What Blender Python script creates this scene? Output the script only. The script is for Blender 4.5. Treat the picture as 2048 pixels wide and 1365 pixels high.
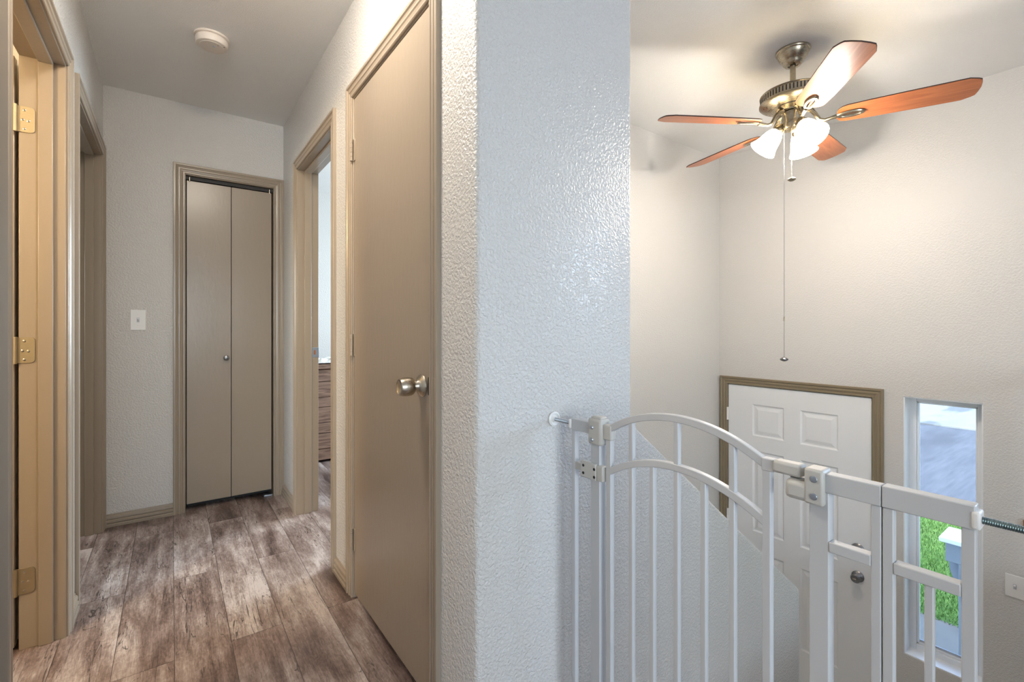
import bpy, bmesh, math, random
from mathutils import Vector, Matrix
random.seed(7)
S = bpy.context.scene
for o in list(bpy.data.objects): bpy.data.objects.remove(o)
COL = S.collection

# ------------------------------------------------------------------ camera, world, lights, exposure
cam = bpy.data.cameras.new('camera'); cam.sensor_width = 36; cam.lens = 36*930/2048
cam.shift_y = -25.5/2048; cam.clip_start = .02; cam.clip_end = 300
camo = bpy.data.objects.new('camera', cam); COL.objects.link(camo)
camo.location = (0, 0, 1.10); camo.rotation_euler = (math.pi/2, 0, -math.atan(681/930))
S.camera = camo
S.view_settings.view_transform = 'Standard'; S.view_settings.look = 'None'
S.view_settings.gamma = 1; S.view_settings.use_curve_mapping = False
S.view_settings.exposure = 0.0
S.cycles.use_denoising = True
S.cycles.max_bounces = 10; S.cycles.diffuse_bounces = 6; S.cycles.transparent_max_bounces = 12
S.cycles.sample_clamp_indirect = 6; S.cycles.caustics_reflective = False; S.cycles.caustics_refractive = False

w = bpy.data.worlds.new('sky'); S.world = w; w.use_nodes = True
nt = w.node_tree; nt.nodes.clear()
sky = nt.nodes.new('ShaderNodeTexSky'); sky.sky_type = 'NISHITA'; sky.sun_disc = False
sky.sun_elevation = math.radians(50); sky.sun_rotation = math.radians(-90); sky.air_density = 1.0; sky.dust_density = 2.5
bg = nt.nodes.new('ShaderNodeBackground'); bg.inputs[1].default_value = 1.75
ow = nt.nodes.new('ShaderNodeOutputWorld')
nt.links.new(sky.outputs[0], bg.inputs[0]); nt.links.new(bg.outputs[0], ow.inputs[0])

def light(name, kind, loc, energy, color, size=.1, size_y=None, target=None, spread=None):
    l = bpy.data.lights.new(name, kind); l.energy = energy; l.color = color
    if kind == 'AREA':
        l.size = size
        if size_y: l.shape = 'RECTANGLE'; l.size_y = size_y
        if spread: l.spread = spread
    elif kind == 'POINT': l.shadow_soft_size = size
    elif kind == 'SUN': l.angle = size
    o = bpy.data.objects.new(name, l); COL.objects.link(o); o.location = loc
    if target is not None:
        d = Vector(target)-Vector(loc); o.rotation_euler = d.to_track_quat('-Z', 'Y').to_euler()
    return o
DAY = (.80, .90, 1.0)
light('sun', 'SUN', (0, 0, 20), 4.5, (1, .97, .92), math.radians(3), target=(9, 1.5, 0))
light('daylight_living_window', 'AREA', (3.74, -1.5, 1.68), 84, (.56, .71, 1.0), 1.40, 1.05, target=(0, -1.5, 1.68))
light('daylight_rear_window', 'AREA', (-.9, -4.70, 1.45), 180, (.86, .92, 1.0), 2.4, 1.3, target=(-.9, 0, 1.45))  # fill light added behind the camera, outside an unseen rear window
light('daylight_bedroom_window', 'AREA', (3.74, 3.3, 1.5), 230, (.78, .89, 1.0), 1.2, 1.2, target=(0, 3.3, 1.5))
light('daylight_left_bedroom_window', 'AREA', (-2.70, 3.4, 1.5), 25, DAY, 1.0, 1.0, target=(0, 3.4, 1.5))

# ------------------------------------------------------------------ materials
def srgb(r, g, b):
    f = lambda c: (c/255/12.92) if c/255 <= .04045 else ((c/255+.055)/1.055)**2.4
    return (f(r), f(g), f(b), 1)
def newmat(name):
    m = bpy.data.materials.new(name); m.use_nodes = True
    n = m.node_tree; p = n.nodes['Principled BSDF']
    return m, n, p
def node(n, t, **kw):
    x = n.nodes.new(t)
    for k, v in kw.items(): setattr(x, k, v)
    return x
def pos_scaled(n, sc):
    g = node(n, 'ShaderNodeNewGeometry'); mp = node(n, 'ShaderNodeMapping')
    mp.inputs['Scale'].default_value = sc if hasattr(sc, '__len__') else (sc,)*3
    n.links.new(g.outputs['Position'], mp.inputs['Vector']); return mp
def paint(name, col, rough=.45, tex=None, strength=.25, dist=.002, mottled=.0, spec=.5):
    m, n, p = newmat(name)
    p.inputs['Base Color'].default_value = col; p.inputs['Roughness'].default_value = rough
    p.inputs['Specular IOR Level'].default_value = spec
    if mottled:
        mp = pos_scaled(n, 1.0); ns = node(n, 'ShaderNodeTexNoise'); ns.inputs['Scale'].default_value = 3.0; ns.inputs['Detail'].default_value = 4
        n.links.new(mp.outputs[0], ns.inputs['Vector'])
        mx = node(n, 'ShaderNodeMix', data_type='RGBA'); mx.inputs[6].default_value = col
        mx.inputs[7].default_value = tuple(c*(1-mottled) for c in col[:3])+(1,)
        n.links.new(ns.outputs[0], mx.inputs[0]); n.links.new(mx.outputs[2], p.inputs['Base Color'])
    if tex:
        mp = pos_scaled(n, tex); ns = node(n, 'ShaderNodeTexNoise'); ns.inputs['Scale'].default_value = 1; ns.inputs['Detail'].default_value = 2.5
        ns.inputs['Distortion'].default_value = .4
        n.links.new(mp.outputs[0], ns.inputs['Vector'])
        cr = node(n, 'ShaderNodeValToRGB'); cr.color_ramp.elements[0].position = .38; cr.color_ramp.elements[1].position = .62
        n.links.new(ns.outputs[0], cr.inputs[0])
        b = node(n, 'ShaderNodeBump'); b.inputs['Strength'].default_value = strength; b.inputs['Distance'].default_value = dist
        n.links.new(cr.outputs[0], b.inputs['Height']); n.links.new(b.outputs[0], p.inputs['Normal'])
    return m
def metal(name, col, rough=.3):
    m, n, p = newmat(name); p.inputs['Base Color'].default_value = col; p.inputs['Metallic'].default_value = 1; p.inputs['Roughness'].default_value = rough
    mp = pos_scaled(n, (40, 40, 900)); ns = node(n, 'ShaderNodeTexNoise'); ns.inputs['Scale'].default_value = 1
    n.links.new(mp.outputs[0], ns.inputs['Vector'])
    mr = node(n, 'ShaderNodeMapRange'); mr.inputs[3].default_value = rough*.8; mr.inputs[4].default_value = rough*1.3
    n.links.new(ns.outputs[0], mr.inputs[0]); n.links.new(mr.outputs[0], p.inputs['Roughness'])
    return m
WALLC = (.60, .585, .56, 1)
M = {}
M['wall'] = paint('wall_paint', WALLC, .27, 118, .65, .0028, spec=.5)
M['wall_smooth'] = paint('entry_wall_paint', WALLC, .44, 110, .45, .002)
M['ceiling'] = paint('ceiling_paint', (.80, .795, .78, 1), .7, 230, .5, .002)
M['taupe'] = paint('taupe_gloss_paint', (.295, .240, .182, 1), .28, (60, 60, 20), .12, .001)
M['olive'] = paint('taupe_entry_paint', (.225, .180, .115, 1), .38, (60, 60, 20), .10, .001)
M['doorwhite'] = paint('white_door_paint', (.78, .79, .80, 1), .4, (300, 300, 8), .06, .0005)
M['white'] = paint('white_plastic', (.78, .77, .75, 1), .35)
M['vinyl'] = paint('white_vinyl', (.82, .84, .86, 1), .35)
M['gate'] = paint('white_gate_enamel', (.53, .535, .54, 1), .36, mottled=.08)
M['gateplastic'] = paint('cream_gate_plastic', (.53, .515, .48, 1), .42, mottled=.10)
M['dark'] = paint('dark_recess', (.012, .010, .009, 1), .6)  # near-black stands in for the shade inside holes, slots and gaps
M['darkrod'] = metal('threaded_steel', (.12, .16, .16, 1), .35)
M['zinc'] = metal('zinc_rod', (.45, .50, .54, 1), .35)
M['nickel'] = metal('brushed_nickel', (.50, .45, .37, 1), .24)
M['fanmetal'] = metal('antique_brushed_nickel', (.38, .33, .25, 1), .27)
M['pewter'] = metal('dark_pewter', (.24, .24, .25, 1), .30)
M['brass'] = metal('brass_hinge', (.42, .35, .23, 1), .50)
M['steelplate'] = metal('zinc_plate', (.42, .46, .52, 1), .35)
M['detector'] = paint('aged_white_plastic', (.68, .62, .56, 1), .45)
M['amber'] = paint('amber_plastic', (.45, .22, .03, 1), .4)
M['rust'] = paint('orange_brown_wood', (.36, .13, .04, 1), .5, mottled=.4)
M['cloth'] = paint('white_cloth', (.80, .78, .74, 1), .9, 90, .5, .003)
M['edge'] = paint('dark_blade_edge', (.03, .012, .008, 1), .45)
M['gray'] = paint('gray_plastic', (.42, .46, .54, 1), .5)
M['porchgray'] = paint('porch_gray_paint', (.27, .29, .33, 1), .5)
M['porchwhite'] = paint('porch_white', (.85, .85, .85, 1), .5)

def wood(name, a, b, sc, rough=.35, dist=1.5):
    m, n, p = newmat(name); p.inputs['Roughness'].default_value = rough
    tc = node(n, 'ShaderNodeTexCoord'); mp = node(n, 'ShaderNodeMapping'); mp.inputs['Scale'].default_value = sc
    n.links.new(tc.outputs['Object'], mp.inputs['Vector'])
    ns = node(n, 'ShaderNodeTexNoise'); ns.inputs['Scale'].default_value = 1; ns.inputs['Detail'].default_value = 6; ns.inputs['Distortion'].default_value = dist
    n.links.new(mp.outputs[0], ns.inputs['Vector'])
    cr = node(n, 'ShaderNodeValToRGB'); cr.color_ramp.elements[0].position = .33; cr.color_ramp.elements[1].position = .68
    cr.color_ramp.elements[0].color = a; cr.color_ramp.elements[1].color = b
    n.links.new(ns.outputs[0], cr.inputs[0]); n.links.new(cr.outputs[0], p.inputs['Base Color'])
    bp = node(n, 'ShaderNodeBump'); bp.inputs['Strength'].default_value = .1; bp.inputs['Distance'].default_value = .001
    n.links.new(ns.outputs[0], bp.inputs['Height']); n.links.new(bp.outputs[0], p.inputs['Normal'])
    return m
M['cherry'] = wood('cherry_blade_veneer', (.30, .085, .028, 1), (.44, .15, .055, 1), (3, 40, 40), .32)
M['dresser'] = wood('rustic_dresser_wood', (.13, .07, .045, 1), (.33, .20, .14, 1), (2.5, 10, 26), .6, 2.0)

def emis(name, col, strength, base=(.9, .85, .75, 1)):
    m, n, p = newmat(name); p.inputs['Base Color'].default_value = base; p.inputs['Roughness'].default_value = .3
    p.inputs['Emission Color'].default_value = col; p.inputs['Emission Strength'].default_value = strength
    return m
M['shade'] = emis('lit_frosted_glass', (1, .82, .54, 1), 27)
M['hallglass'] = emis('lit_hall_glass', (1, .90, .77, 1), 118)

def glass():
    m = bpy.data.materials.new('window_glass'); m.use_nodes = True; n = m.node_tree; n.nodes.clear()
    o = node(n, 'ShaderNodeOutputMaterial'); t = node(n, 'ShaderNodeBsdfTransparent'); g = node(n, 'ShaderNodeBsdfGlossy')
    g.inputs['Roughness'].default_value = .01; t.inputs[0].default_value = (.96, .98, .98, 1)
    f = node(n, 'ShaderNodeFresnel'); f.inputs[0].default_value = 1.25; mx = node(n, 'ShaderNodeMixShader')
    n.links.new(f.outputs[0], mx.inputs[0]); n.links.new(t.outputs[0], mx.inputs[1]); n.links.new(g.outputs[0], mx.inputs[2]); n.links.new(mx.outputs[0], o.inputs[0])
    return m
M['glass'] = glass()
M['entrytile'] = paint('pale_entry_tile', (.68, .67, .65, 1), .4)  # unseen landing, kept pale to bounce light onto the lower entry
M['carpet'] = paint('pale_stair_carpet', (.62, .60, .57, 1), .95, 200, .6, .004)  # unseen stairs, pale as well so they bounce light

def math_(n, op, a, b=None, c=None):
    x = node(n, 'ShaderNodeMath', operation=op)
    for i, v in enumerate((a, b, c)):
        if v is None: continue
        if isinstance(v, (int, float)): x.inputs[i].default_value = v
        else: n.links.new(v, x.inputs[i])
    return x.outputs[0]
def ramp(n, src, pts):
    cr = node(n, 'ShaderNodeValToRGB'); e = cr.color_ramp.elements
    e[0].position, e[0].color = pts[0]; e[1].position, e[1].color = pts[-1]
    for p_, c_ in pts[1:-1]:
        q = e.new(p_); q.color = c_
    n.links.new(src, cr.inputs[0]); return cr.outputs[0]
def plank_floor():
    m, n, p = newmat('grey_brown_vinyl_planks'); L = n.links
    g = node(n, 'ShaderNodeNewGeometry'); sp = node(n, 'ShaderNodeSeparateXYZ'); L.new(g.outputs['Position'], sp.inputs[0])
    X, Y = sp.outputs[0], sp.outputs[1]
    u = math_(n, 'DIVIDE', math_(n, 'SUBTRACT', X, .008), .1625)
    col = math_(n, 'FLOOR', u); fu = math_(n, 'SUBTRACT', u, col)
    odd = math_(n, 'PINGPONG', col, 1.0)
    yy = math_(n, 'DIVIDE', math_(n, 'ADD', math_(n, 'SUBTRACT', Y, 2.505), math_(n, 'MULTIPLY', odd, .605)), 1.22)
    row = math_(n, 'FLOOR', yy); fv = math_(n, 'SUBTRACT', yy, row)
    cb = node(n, 'ShaderNodeCombineXYZ'); L.new(col, cb.inputs[0]); L.new(row, cb.inputs[1])
    wn = node(n, 'ShaderNodeTexWhiteNoise', noise_dimensions='2D'); L.new(cb.outputs[0], wn.inputs['Vector'])
    rnd = wn.outputs['Value']
    du = math_(n, 'MULTIPLY', math_(n, 'MINIMUM', fu, math_(n, 'SUBTRACT', 1.0, fu)), .1625)
    dv = math_(n, 'MULTIPLY', math_(n, 'MINIMUM', fv, math_(n, 'SUBTRACT', 1.0, fv)), 1.22)
    dmin = math_(n, 'MINIMUM', du, dv)
    seam = math_(n, 'LESS_THAN', dmin, .0011)
    bev = math_(n, 'MINIMUM', math_(n, 'DIVIDE', dmin, .004), 1.0)
    def coords(sx, sy, off):
        c = node(n, 'ShaderNodeCombineXYZ')
        L.new(math_(n, 'MULTIPLY', X, sx), c.inputs[0])
        L.new(math_(n, 'ADD', math_(n, 'MULTIPLY', Y, sy), math_(n, 'MULTIPLY', rnd, off)), c.inputs[1])
        L.new(math_(n, 'MULTIPLY', rnd, 31.0), c.inputs[2]); return c.outputs[0]
    def noise(vec, det=3, dist=0., rough=.5):
        x = node(n, 'ShaderNodeTexNoise'); x.inputs['Scale'].default_value = 1; x.inputs['Detail'].default_value = det
        x.inputs['Distortion'].default_value = dist; x.inputs['Roughness'].default_value = rough
        L.new(vec, x.inputs['Vector']); return x.outputs[0]
    blot = noise(coords(9, 2.6, 60), 4, .5, .55)
    long_ = noise(coords(26, 1.6, 40), 3, .6)
    fine = noise(coords(260, 22, 20), 3, .8)
    squig = noise(coords(55, 30, 20), 3, 2.2)
    t = math_(n, 'ADD', math_(n, 'MULTIPLY', blot, .62), math_(n, 'MULTIPLY', long_, .30))
    t = math_(n, 'ADD', t, math_(n, 'MULTIPLY', math_(n, 'SUBTRACT', fine, .5), .22))
    t = math_(n, 'ADD', t, math_(n, 'MULTIPLY', math_(n, 'SUBTRACT', squig, .5), .16))
    t = math_(n, 'ADD', t, math_(n, 'MULTIPLY', math_(n, 'SUBTRACT', rnd, .5), .08))
    base = ramp(n, t, [(.31, (.060, .038, .032, 1)), (.41, (.155, .108, .092, 1)), (.50, (.275, .215, .190, 1)), (.62, (.50, .435, .40, 1))])
    # cracks: thin dark winding lines along the plank
    ck = noise(coords(20, 1.7, 90), 4, .9)
    line = math_(n, 'LESS_THAN', math_(n, 'ABSOLUTE', math_(n, 'SUBTRACT', ck, .5)), .006)
    msk = math_(n, 'GREATER_THAN', noise(coords(6, 3, 70), 2), .50)
    crack = math_(n, 'MULTIPLY', line, msk)
    mx = node(n, 'ShaderNodeMix', data_type='RGBA'); L.new(math_(n, 'MULTIPLY', crack, .75), mx.inputs[0]); L.new(base, mx.inputs[6]); mx.inputs[7].default_value = (.035, .026, .022, 1)
    m2 = node(n, 'ShaderNodeMix', data_type='RGBA'); L.new(math_(n, 'MULTIPLY', seam, .8), m2.inputs[0]); L.new(mx.outputs[2], m2.inputs[6]); m2.inputs[7].default_value = (.03, .02, .018, 1)
    L.new(m2.outputs[2], p.inputs['Base Color'])
    p.inputs['Roughness'].default_value = .42
    h = math_(n, 'ADD', math_(n, 'MULTIPLY', bev, .8), math_(n, 'ADD', math_(n, 'MULTIPLY', squig, .5), math_(n, 'MULTIPLY', fine, .25)))
    h = math_(n, 'SUBTRACT', h, math_(n, 'MULTIPLY', crack, .5))
    b = node(n, 'ShaderNodeBump'); b.inputs['Strength'].default_value = .45; b.inputs['Distance'].default_value = .0012
    L.new(h, b.inputs['Height']); L.new(b.outputs[0], p.inputs['Normal'])
    return m
M['planks'] = plank_floor()

def ground(name, a, b, sc, rough=.9, bump=.6, bd=.02, streak=None):
    m, n, p = newmat(name); p.inputs['Roughness'].default_value = rough; p.inputs['Specular IOR Level'].default_value = .12
    mp = pos_scaled(n, sc); ns = node(n, 'ShaderNodeTexNoise'); ns.inputs['Scale'].default_value = 1; ns.inputs['Detail'].default_value = 8; ns.inputs['Roughness'].default_value = .65
    n.links.new(mp.outputs[0], ns.inputs['Vector'])
    c = ramp(n, ns.outputs[0], [(.3, a), (.7, b)])
    if streak:
        mp2 = pos_scaled(n, streak[0]); n2 = node(n, 'ShaderNodeTexNoise'); n2.inputs['Scale'].default_value = 1; n2.inputs['Detail'].default_value = 4
        n.links.new(mp2.outputs[0], n2.inputs['Vector'])
        f = ramp(n, n2.outputs[0], [(streak[2], (0, 0, 0, 1)), (streak[3], (1, 1, 1, 1))])
        mx = node(n, 'ShaderNodeMix', data_type='RGBA'); n.links.new(f, mx.inputs[0]); n.links.new(c, mx.inputs[6]); mx.inputs[7].default_value = streak[1]; c = mx.outputs[2]
    n.links.new(c, p.inputs['Base Color'])
    bp = node(n, 'ShaderNodeBump'); bp.inputs['Strength'].default_value = bump; bp.inputs['Distance'].default_value = bd
    n.links.new(ns.outputs[0], bp.inputs['Height']); n.links.new(bp.outputs[0], p.inputs['Normal'])
    return m
M['grass'] = ground('lawn_grass', (.030, .085, .014, 1), (.11, .20, .055, 1), (9, 9, 9))
M['blade'] = paint('grass_blade', (.095, .22, .045, 1), .6, mottled=.5)
M['asphalt'] = ground('grey_asphalt', (.040, .048, .060, 1), (.064, .074, .090, 1), (1.2, 14, 5), .85, .4, .01, ((.35, 1.6, 1), (.036, .042, .052, 1), .48, .70))
M['concrete'] = ground('pale_concrete', (.115, .112, .100, 1), (.15, .145, .132, 1), (4, 4, 4), .85, .3, .005)
M['farconcrete'] = ground('bright_pavement', (.105, .125, .130, 1), (.135, .155, .160, 1), (.5, 2, 1), .85, .3, .01, ((.45, 1.5, 1), (.066, .078, .085, 1), .50, .60))

# ------------------------------------------------------------------ mesh helpers
def finish(name, bm, mat, parent=None, smooth=False, bevel=0, seg=2, kind=None, mats=None):
    bmesh.ops.recalc_face_normals(bm, faces=bm.faces)
    me = bpy.data.meshes.new(name); bm.to_mesh(me); bm.free()
    for mm in (mats or [mat]): me.materials.append(M[mm])
    o = bpy.data.objects.new(name, me); COL.objects.link(o)
    if smooth:
        for f in me.polygons: f.use_smooth = True
        me.set_sharp_from_angle(angle=math.radians(38))
    if bevel:
        b = o.modifiers.new('bevel', 'BEVEL'); b.width = bevel; b.segments = seg; b.limit_method = 'ANGLE'; b.angle_limit = math.radians(40)
        b.harden_normals = False
    if parent: o.parent = parent; o.matrix_parent_inverse = Matrix.Translation(-parent.location) if parent.rotation_euler[:] == (0, 0, 0) else parent.matrix_world.inverted()
    if kind: o['kind'] = kind
    return o
def root(name, loc, label=None, cat=None, group=None, kind=None):
    o = bpy.data.objects.new(name, None); COL.objects.link(o); o.location = loc; o.empty_display_size = .05
    tag(o, label, cat, group, kind); return o
def tag(o, label=None, cat=None, group=None, kind=None):
    if label: o['label'] = label
    if cat: o['category'] = cat
    if group: o['group'] = group
    if kind: o['kind'] = kind
    return o
def box(bm, a, b, mi=0):
    x0, x1 = sorted((a[0], b[0])); y0, y1 = sorted((a[1], b[1])); z0, z1 = sorted((a[2], b[2]))
    v = [bm.verts.new(c) for c in ((x0,y0,z0),(x1,y0,z0),(x1,y1,z0),(x0,y1,z0),(x0,y0,z1),(x1,y0,z1),(x1,y1,z1),(x0,y1,z1))]
    for f in ((0,3,2,1),(4,5,6,7),(0,1,5,4),(1,2,6,5),(2,3,7,6),(3,0,4,7)):
        q = bm.faces.new([v[i] for i in f]); q.material_index = mi
    return v
def B(name, a, b, mat, parent=None, bevel=.002, kind=None, seg=2):
    bm = bmesh.new(); box(bm, a, b); return finish(name, bm, mat, parent, bevel=bevel, kind=kind, seg=seg, smooth=bool(bevel))
def lathe(bm, prof, seg=32, mtx=None, mi=0):
    """prof: (r, h) pairs, axis +Z, closed at r=0"""
    mtx = mtx or Matrix(); rings = []
    for r, h in prof:
        if r < 1e-6: rings.append([bm.verts.new(mtx @ Vector((0, 0, h)))])
        else: rings.append([bm.verts.new(mtx @ Vector((r*math.cos(2*math.pi*i/seg), r*math.sin(2*math.pi*i/seg), h))) for i in range(seg)])
    for A, C in zip(rings, rings[1:]):
        for i in range(seg):
            j = (i+1) % seg
            if len(A) == 1 and len(C) == 1: continue
            if len(A) == 1: f = bm.faces.new((A[0], C[i], C[j]))
            elif len(C) == 1: f = bm.faces.new((A[i], A[j], C[0]))
            else: f = bm.faces.new((A[i], A[j], C[j], C[i]))
            f.material_index = mi
def axis_to(d, loc):
    return Matrix.Translation(loc) @ Vector(d).to_track_quat('Z', 'Y').to_matrix().to_4x4()
def L(name, prof, mat, parent=None, d=(0, 0, 1), loc=(0, 0, 0), seg=32):
    bm = bmesh.new(); lathe(bm, prof, seg, axis_to(d, loc)); return finish(name, bm, mat, parent, smooth=True)
def tube(bm, pts, r, seg=10, flat=None):
    """swept tube; r number or list. flat=(w,h) makes a rectangle section with w across the side axis"""
    pts = [Vector(p) for p in pts]; n = len(pts); rings = []; up = Vector((0, 0, 1))
    for i, p in enumerate(pts):
        t = (pts[min(i+1, n-1)]-pts[max(i-1, 0)]).normalized()
        s = t.cross(up)
        if s.length < .05: s = t.cross(Vector((1, 0, 0)))
        s.normalize(); u = s.cross(t)
        rr = r[i] if isinstance(r, (list, tuple)) else r
        if flat:
            wd, h = flat; offs = [(-wd/2, -h/2), (wd/2, -h/2), (wd/2, h/2), (-wd/2, h/2)]
        else: offs = [(rr*math.cos(2*math.pi*k/seg), rr*math.sin(2*math.pi*k/seg)) for k in range(seg)]
        rings.append([bm.verts.new(p+s*a+u*b) for a, b in offs])
    m_ = len(rings[0])
    for A, C in zip(rings, rings[1:]):
        for i in range(m_): bm.faces.new((A[i], A[(i+1) % m_], C[(i+1) % m_], C[i]))
    bm.faces.new(rings[0][::-1]); bm.faces.new(rings[-1])
def prism(bm, poly, fn, d0, d1, mi=0):
    """poly of 2D points; fn(a,b,d)->xyz"""
    A = [bm.verts.new(fn(a, b, d0)) for a, b in poly]; C = [bm.verts.new(fn(a, b, d1)) for a, b in poly]
    k = len(poly)
    for f in [bm.faces.new(A[::-1]), bm.faces.new(C)]+[bm.faces.new((A[i], A[(i+1) % k], C[(i+1) % k], C[i])) for i in range(k)]: f.material_index = mi

def wall(name, axis, c0, c1, a0, a1, z0, z1, holes=(), mat='wall', bevel=0):
    """axis 'X': slab between x=c0..c1 running along y a0..a1; 'Y' the other way. holes=(s0,s1,zb,zt)"""
    bm = bmesh.new()
    ss = sorted({a0, a1, *[h[0] for h in holes], *[h[1] for h in holes]}); zs = sorted({z0, z1, *[h[2] for h in holes], *[h[3] for h in holes]})
    solid = lambda i, j: 0 <= i < len(ss)-1 and 0 <= j < len(zs)-1 and not any(h[0]-1e-6 <= ss[i] and ss[i+1] <= h[1]+1e-6 and h[2]-1e-6 <= zs[j] and zs[j+1] <= h[3]+1e-6 for h in holes)
    P = (lambda s, c, z: (c, s, z)) if axis == 'X' else (lambda s, c, z: (s, c, z))
    vs = {}
    def V(s, c, z):
        k = (round(s, 5), round(c, 5), round(z, 5))
        if k not in vs: vs[k] = bm.verts.new(P(s, c, z))
        return vs[k]
    for i in range(len(ss)-1):
        for j in range(len(zs)-1):
            if not solid(i, j): continue
            s0, s1, q0, q1 = ss[i], ss[i+1], zs[j], zs[j+1]
            for c in (c0, c1): bm.faces.new((V(s0, c, q0), V(s1, c, q0), V(s1, c, q1), V(s0, c, q1)))
            for di, dj, e in ((-1, 0, (s0, q0, s0, q1)), (1, 0, (s1, q0, s1, q1)), (0, -1, (s0, q0, s1, q0)), (0, 1, (s0, q1, s1, q1))):
                if not solid(i+di, j+dj):
                    bm.faces.new((V(e[0], c0, e[1]), V(e[2], c0, e[3]), V(e[2], c1, e[3]), V(e[0], c1, e[1])))
    return finish(name, bm, mat, kind='structure', bevel=bevel, smooth=bool(bevel), seg=3)

CP = [(0, 0), (0, .007), (.003, .0095), (.009, .0095), (.012, .0065), (.021, .0085), (.025, .0115), (.032, .0115), (.0355, .0085), (.042, .0105), (.046, .0145), (.056, .0145), (.058, .0125), (.058, 0)]
def casing(name, fn, a0, a1, zb, zt, mat, parent):
    """U-shaped moulding round an opening; fn(s, z, n)->xyz, n is the distance off the wall"""
    bm = bmesh.new(); st = []
    for k in range(4):
        ring = []
        for w_, t_ in CP:
            s = a0-w_ if k < 2 else a1+w_; z = zb if k in (0, 3) else zt+w_
            ring.append(bm.verts.new(fn(s, z, t_)))
        st.append(ring)
    for A, C in zip(st, st[1:]):
        for i in range(len(CP)-1): bm.faces.new((A[i], A[i+1], C[i+1], C[i]))
    bm.faces.new(st[0]); bm.faces.new(st[-1][::-1])
    return finish(name, bm, mat, parent)
def jamb(fn, a0, a1, zb, zt, depth, mat, parent, stop=None, t=.018):
    """lining boxes; n=0 at hall face and negative into the wall"""
    bm = bmesh.new()
    for s0, s1, q0, q1 in ((a0-t, a0, zb, zt+t), (a1, a1+t, zb, zt+t), (a0, a1, zt, zt+t)):
        box(bm, fn(s0, q0, 0.001), fn(s1, q1, -depth-.001))
    j = finish('door_jamb', bm, mat, parent, bevel=.0015, smooth=True)
    if stop:
        bm = bmesh.new(); n0, n1 = stop
        for s0, s1, q0, q1 in ((a0, a0+.011, zb, zt), (a1-.011, a1, zb, zt), (a0+.011, a1-.011, zt-.011, zt)):
            box(bm, fn(s0, q0, -n0), fn(s1, q1, -n1))
        finish('door_stop', bm, mat, parent, bevel=.002, smooth=True)
    return j
BP = [(0, 0), (.013, 0), (.014, .003), (.014, .013), (.008, .017), (.013, .022), (.013, .031), (.007, .035), (.011, .040), (.010, .049), (.004, .054), (.003, .062), (0, .062)]
def baseboard(name, fn, s0, s1, mat='taupe'):
    """fn(s, z, n)->xyz"""
    bm = bmesh.new(); prism(bm, [(z*1.15, n) for n, z in BP], lambda a, b, d: fn(d, a, b), s0, s1)
    return finish(name, bm, mat, kind='structure')

XL, XR, YF, H = -.304, .600, 3.39, 2.44
T = .115
fL = lambda s, z, n: (XL+n, s, z)       # hall left wall, normal +x
fR = lambda s, z, n: (XR-n, s, z)       # hall right wall, normal -x
fF = lambda s, z, n: (s, YF-n, z)       # hall end wall, normal -y
fE = lambda s, z, n: (3.5-n, s, z)      # street wall, normal -x
ZL = -1.362                              # entry landing

# ------------------------------------------------------------------ shell
bm = bmesh.new()
box(bm, (-2.5, -4.5, -.2), (3.5, -.1, 0)); box(bm, (-2.5, -.1, -.2), (.90, .965, 0)); box(bm, (-2.5, .965, -.2), (.90, 4.9, 0)); box(bm, (.90, 2.05, -.2), (3.5, 4.9, 0))
finish('floor', bm, 'planks', kind='structure')
B('floor_entry', (.9, -.1, ZL-.15), (3.5, 2.0, ZL), 'entrytile', kind='structure', bevel=0)
B('ceiling', (-3.6, -4.7, H), (3.7, 5.1, H+.2), 'ceiling', kind='structure', bevel=0)  # west edge extended as an unseen overhang that blocks the sun
DL1 = (1.55, 2.27); DL2 = (2.525, 3.32); DR1 = (2.225, 2.955); DR2 = (1.215, 1.912); CL = (.068, .540); HD = 2.032
g = .018
wall('wall_left', 'X', XL-T, XL, .95, YF, 0, H, [(DL1[0]-g, DL1[1]+g, 0, HD+g), (DL2[0]-g, DL2[1]+g, 0, HD+g)])
wall('wall_right', 'X', XR, XR+T, 1.075, YF+T, 0, H, [(DR1[0]-g, DR1[1]+g, 0, HD+g), (DR2[0]-g, DR2[1]+g, 0, HD+g)])
wall('wall_far', 'Y', YF, YF+T, XL-T, XR, 0, H, [(CL[0]-g, CL[1]+g, 0, 2.022+g)])
# wall beside the stairs: full height near the hall, then a sloping half wall along the flight
bm = bmesh.new()
prism(bm, [(XR, -1.5), (2.387, -1.5), (2.387, -.128), (1.178, .800), (1.178, H), (XR, H)], lambda a, b, d: (a, d, b), .965, 1.075)
bmesh.ops.recalc_face_normals(bm, faces=bm.faces)
def hits(e):
    p, q = e.verts[0].co, e.verts[1].co; mx_ = (p+q)/2
    if abs(p.y-q.y) > .01: return (p.x > XR+.01 and p.z > -.5 and p.z < H-.01)
    if mx_.y < 1.0: return mx_.z > -1.4 and mx_.z < H-.01
    return mx_.x > XR+.01 and mx_.z > -1.4 and mx_.z < H-.01
bmesh.ops.bevel(bm, geom=[e for e in bm.edges if hits(e)], offset=.014, segments=4, profile=.5, affect='EDGES')
finish('wall_stair', bm, 'wall', kind='structure', smooth=True)
wall('wall_closet_side', 'X', 1.068, 1.178, 1.075, 2.0, -1.5, H, mat='wall_smooth')
wall('wall_entry_side', 'Y', 2.0, 2.11, XR+T, 3.5, -1.5, H, mat='wall_smooth')
DE = (1.006, 1.930); ZE = .668
wall('wall_front', 'X', 3.5, 3.66, -4.6, 5.0, -1.7, H, [(DE[0]-g, DE[1]+g, ZL, ZE+g), (.517, .853, -.828, .697), (-2.2, -.8, 1.15, 2.2), (2.7, 3.9, .9, 2.1)], mat='wall_smooth')
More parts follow.
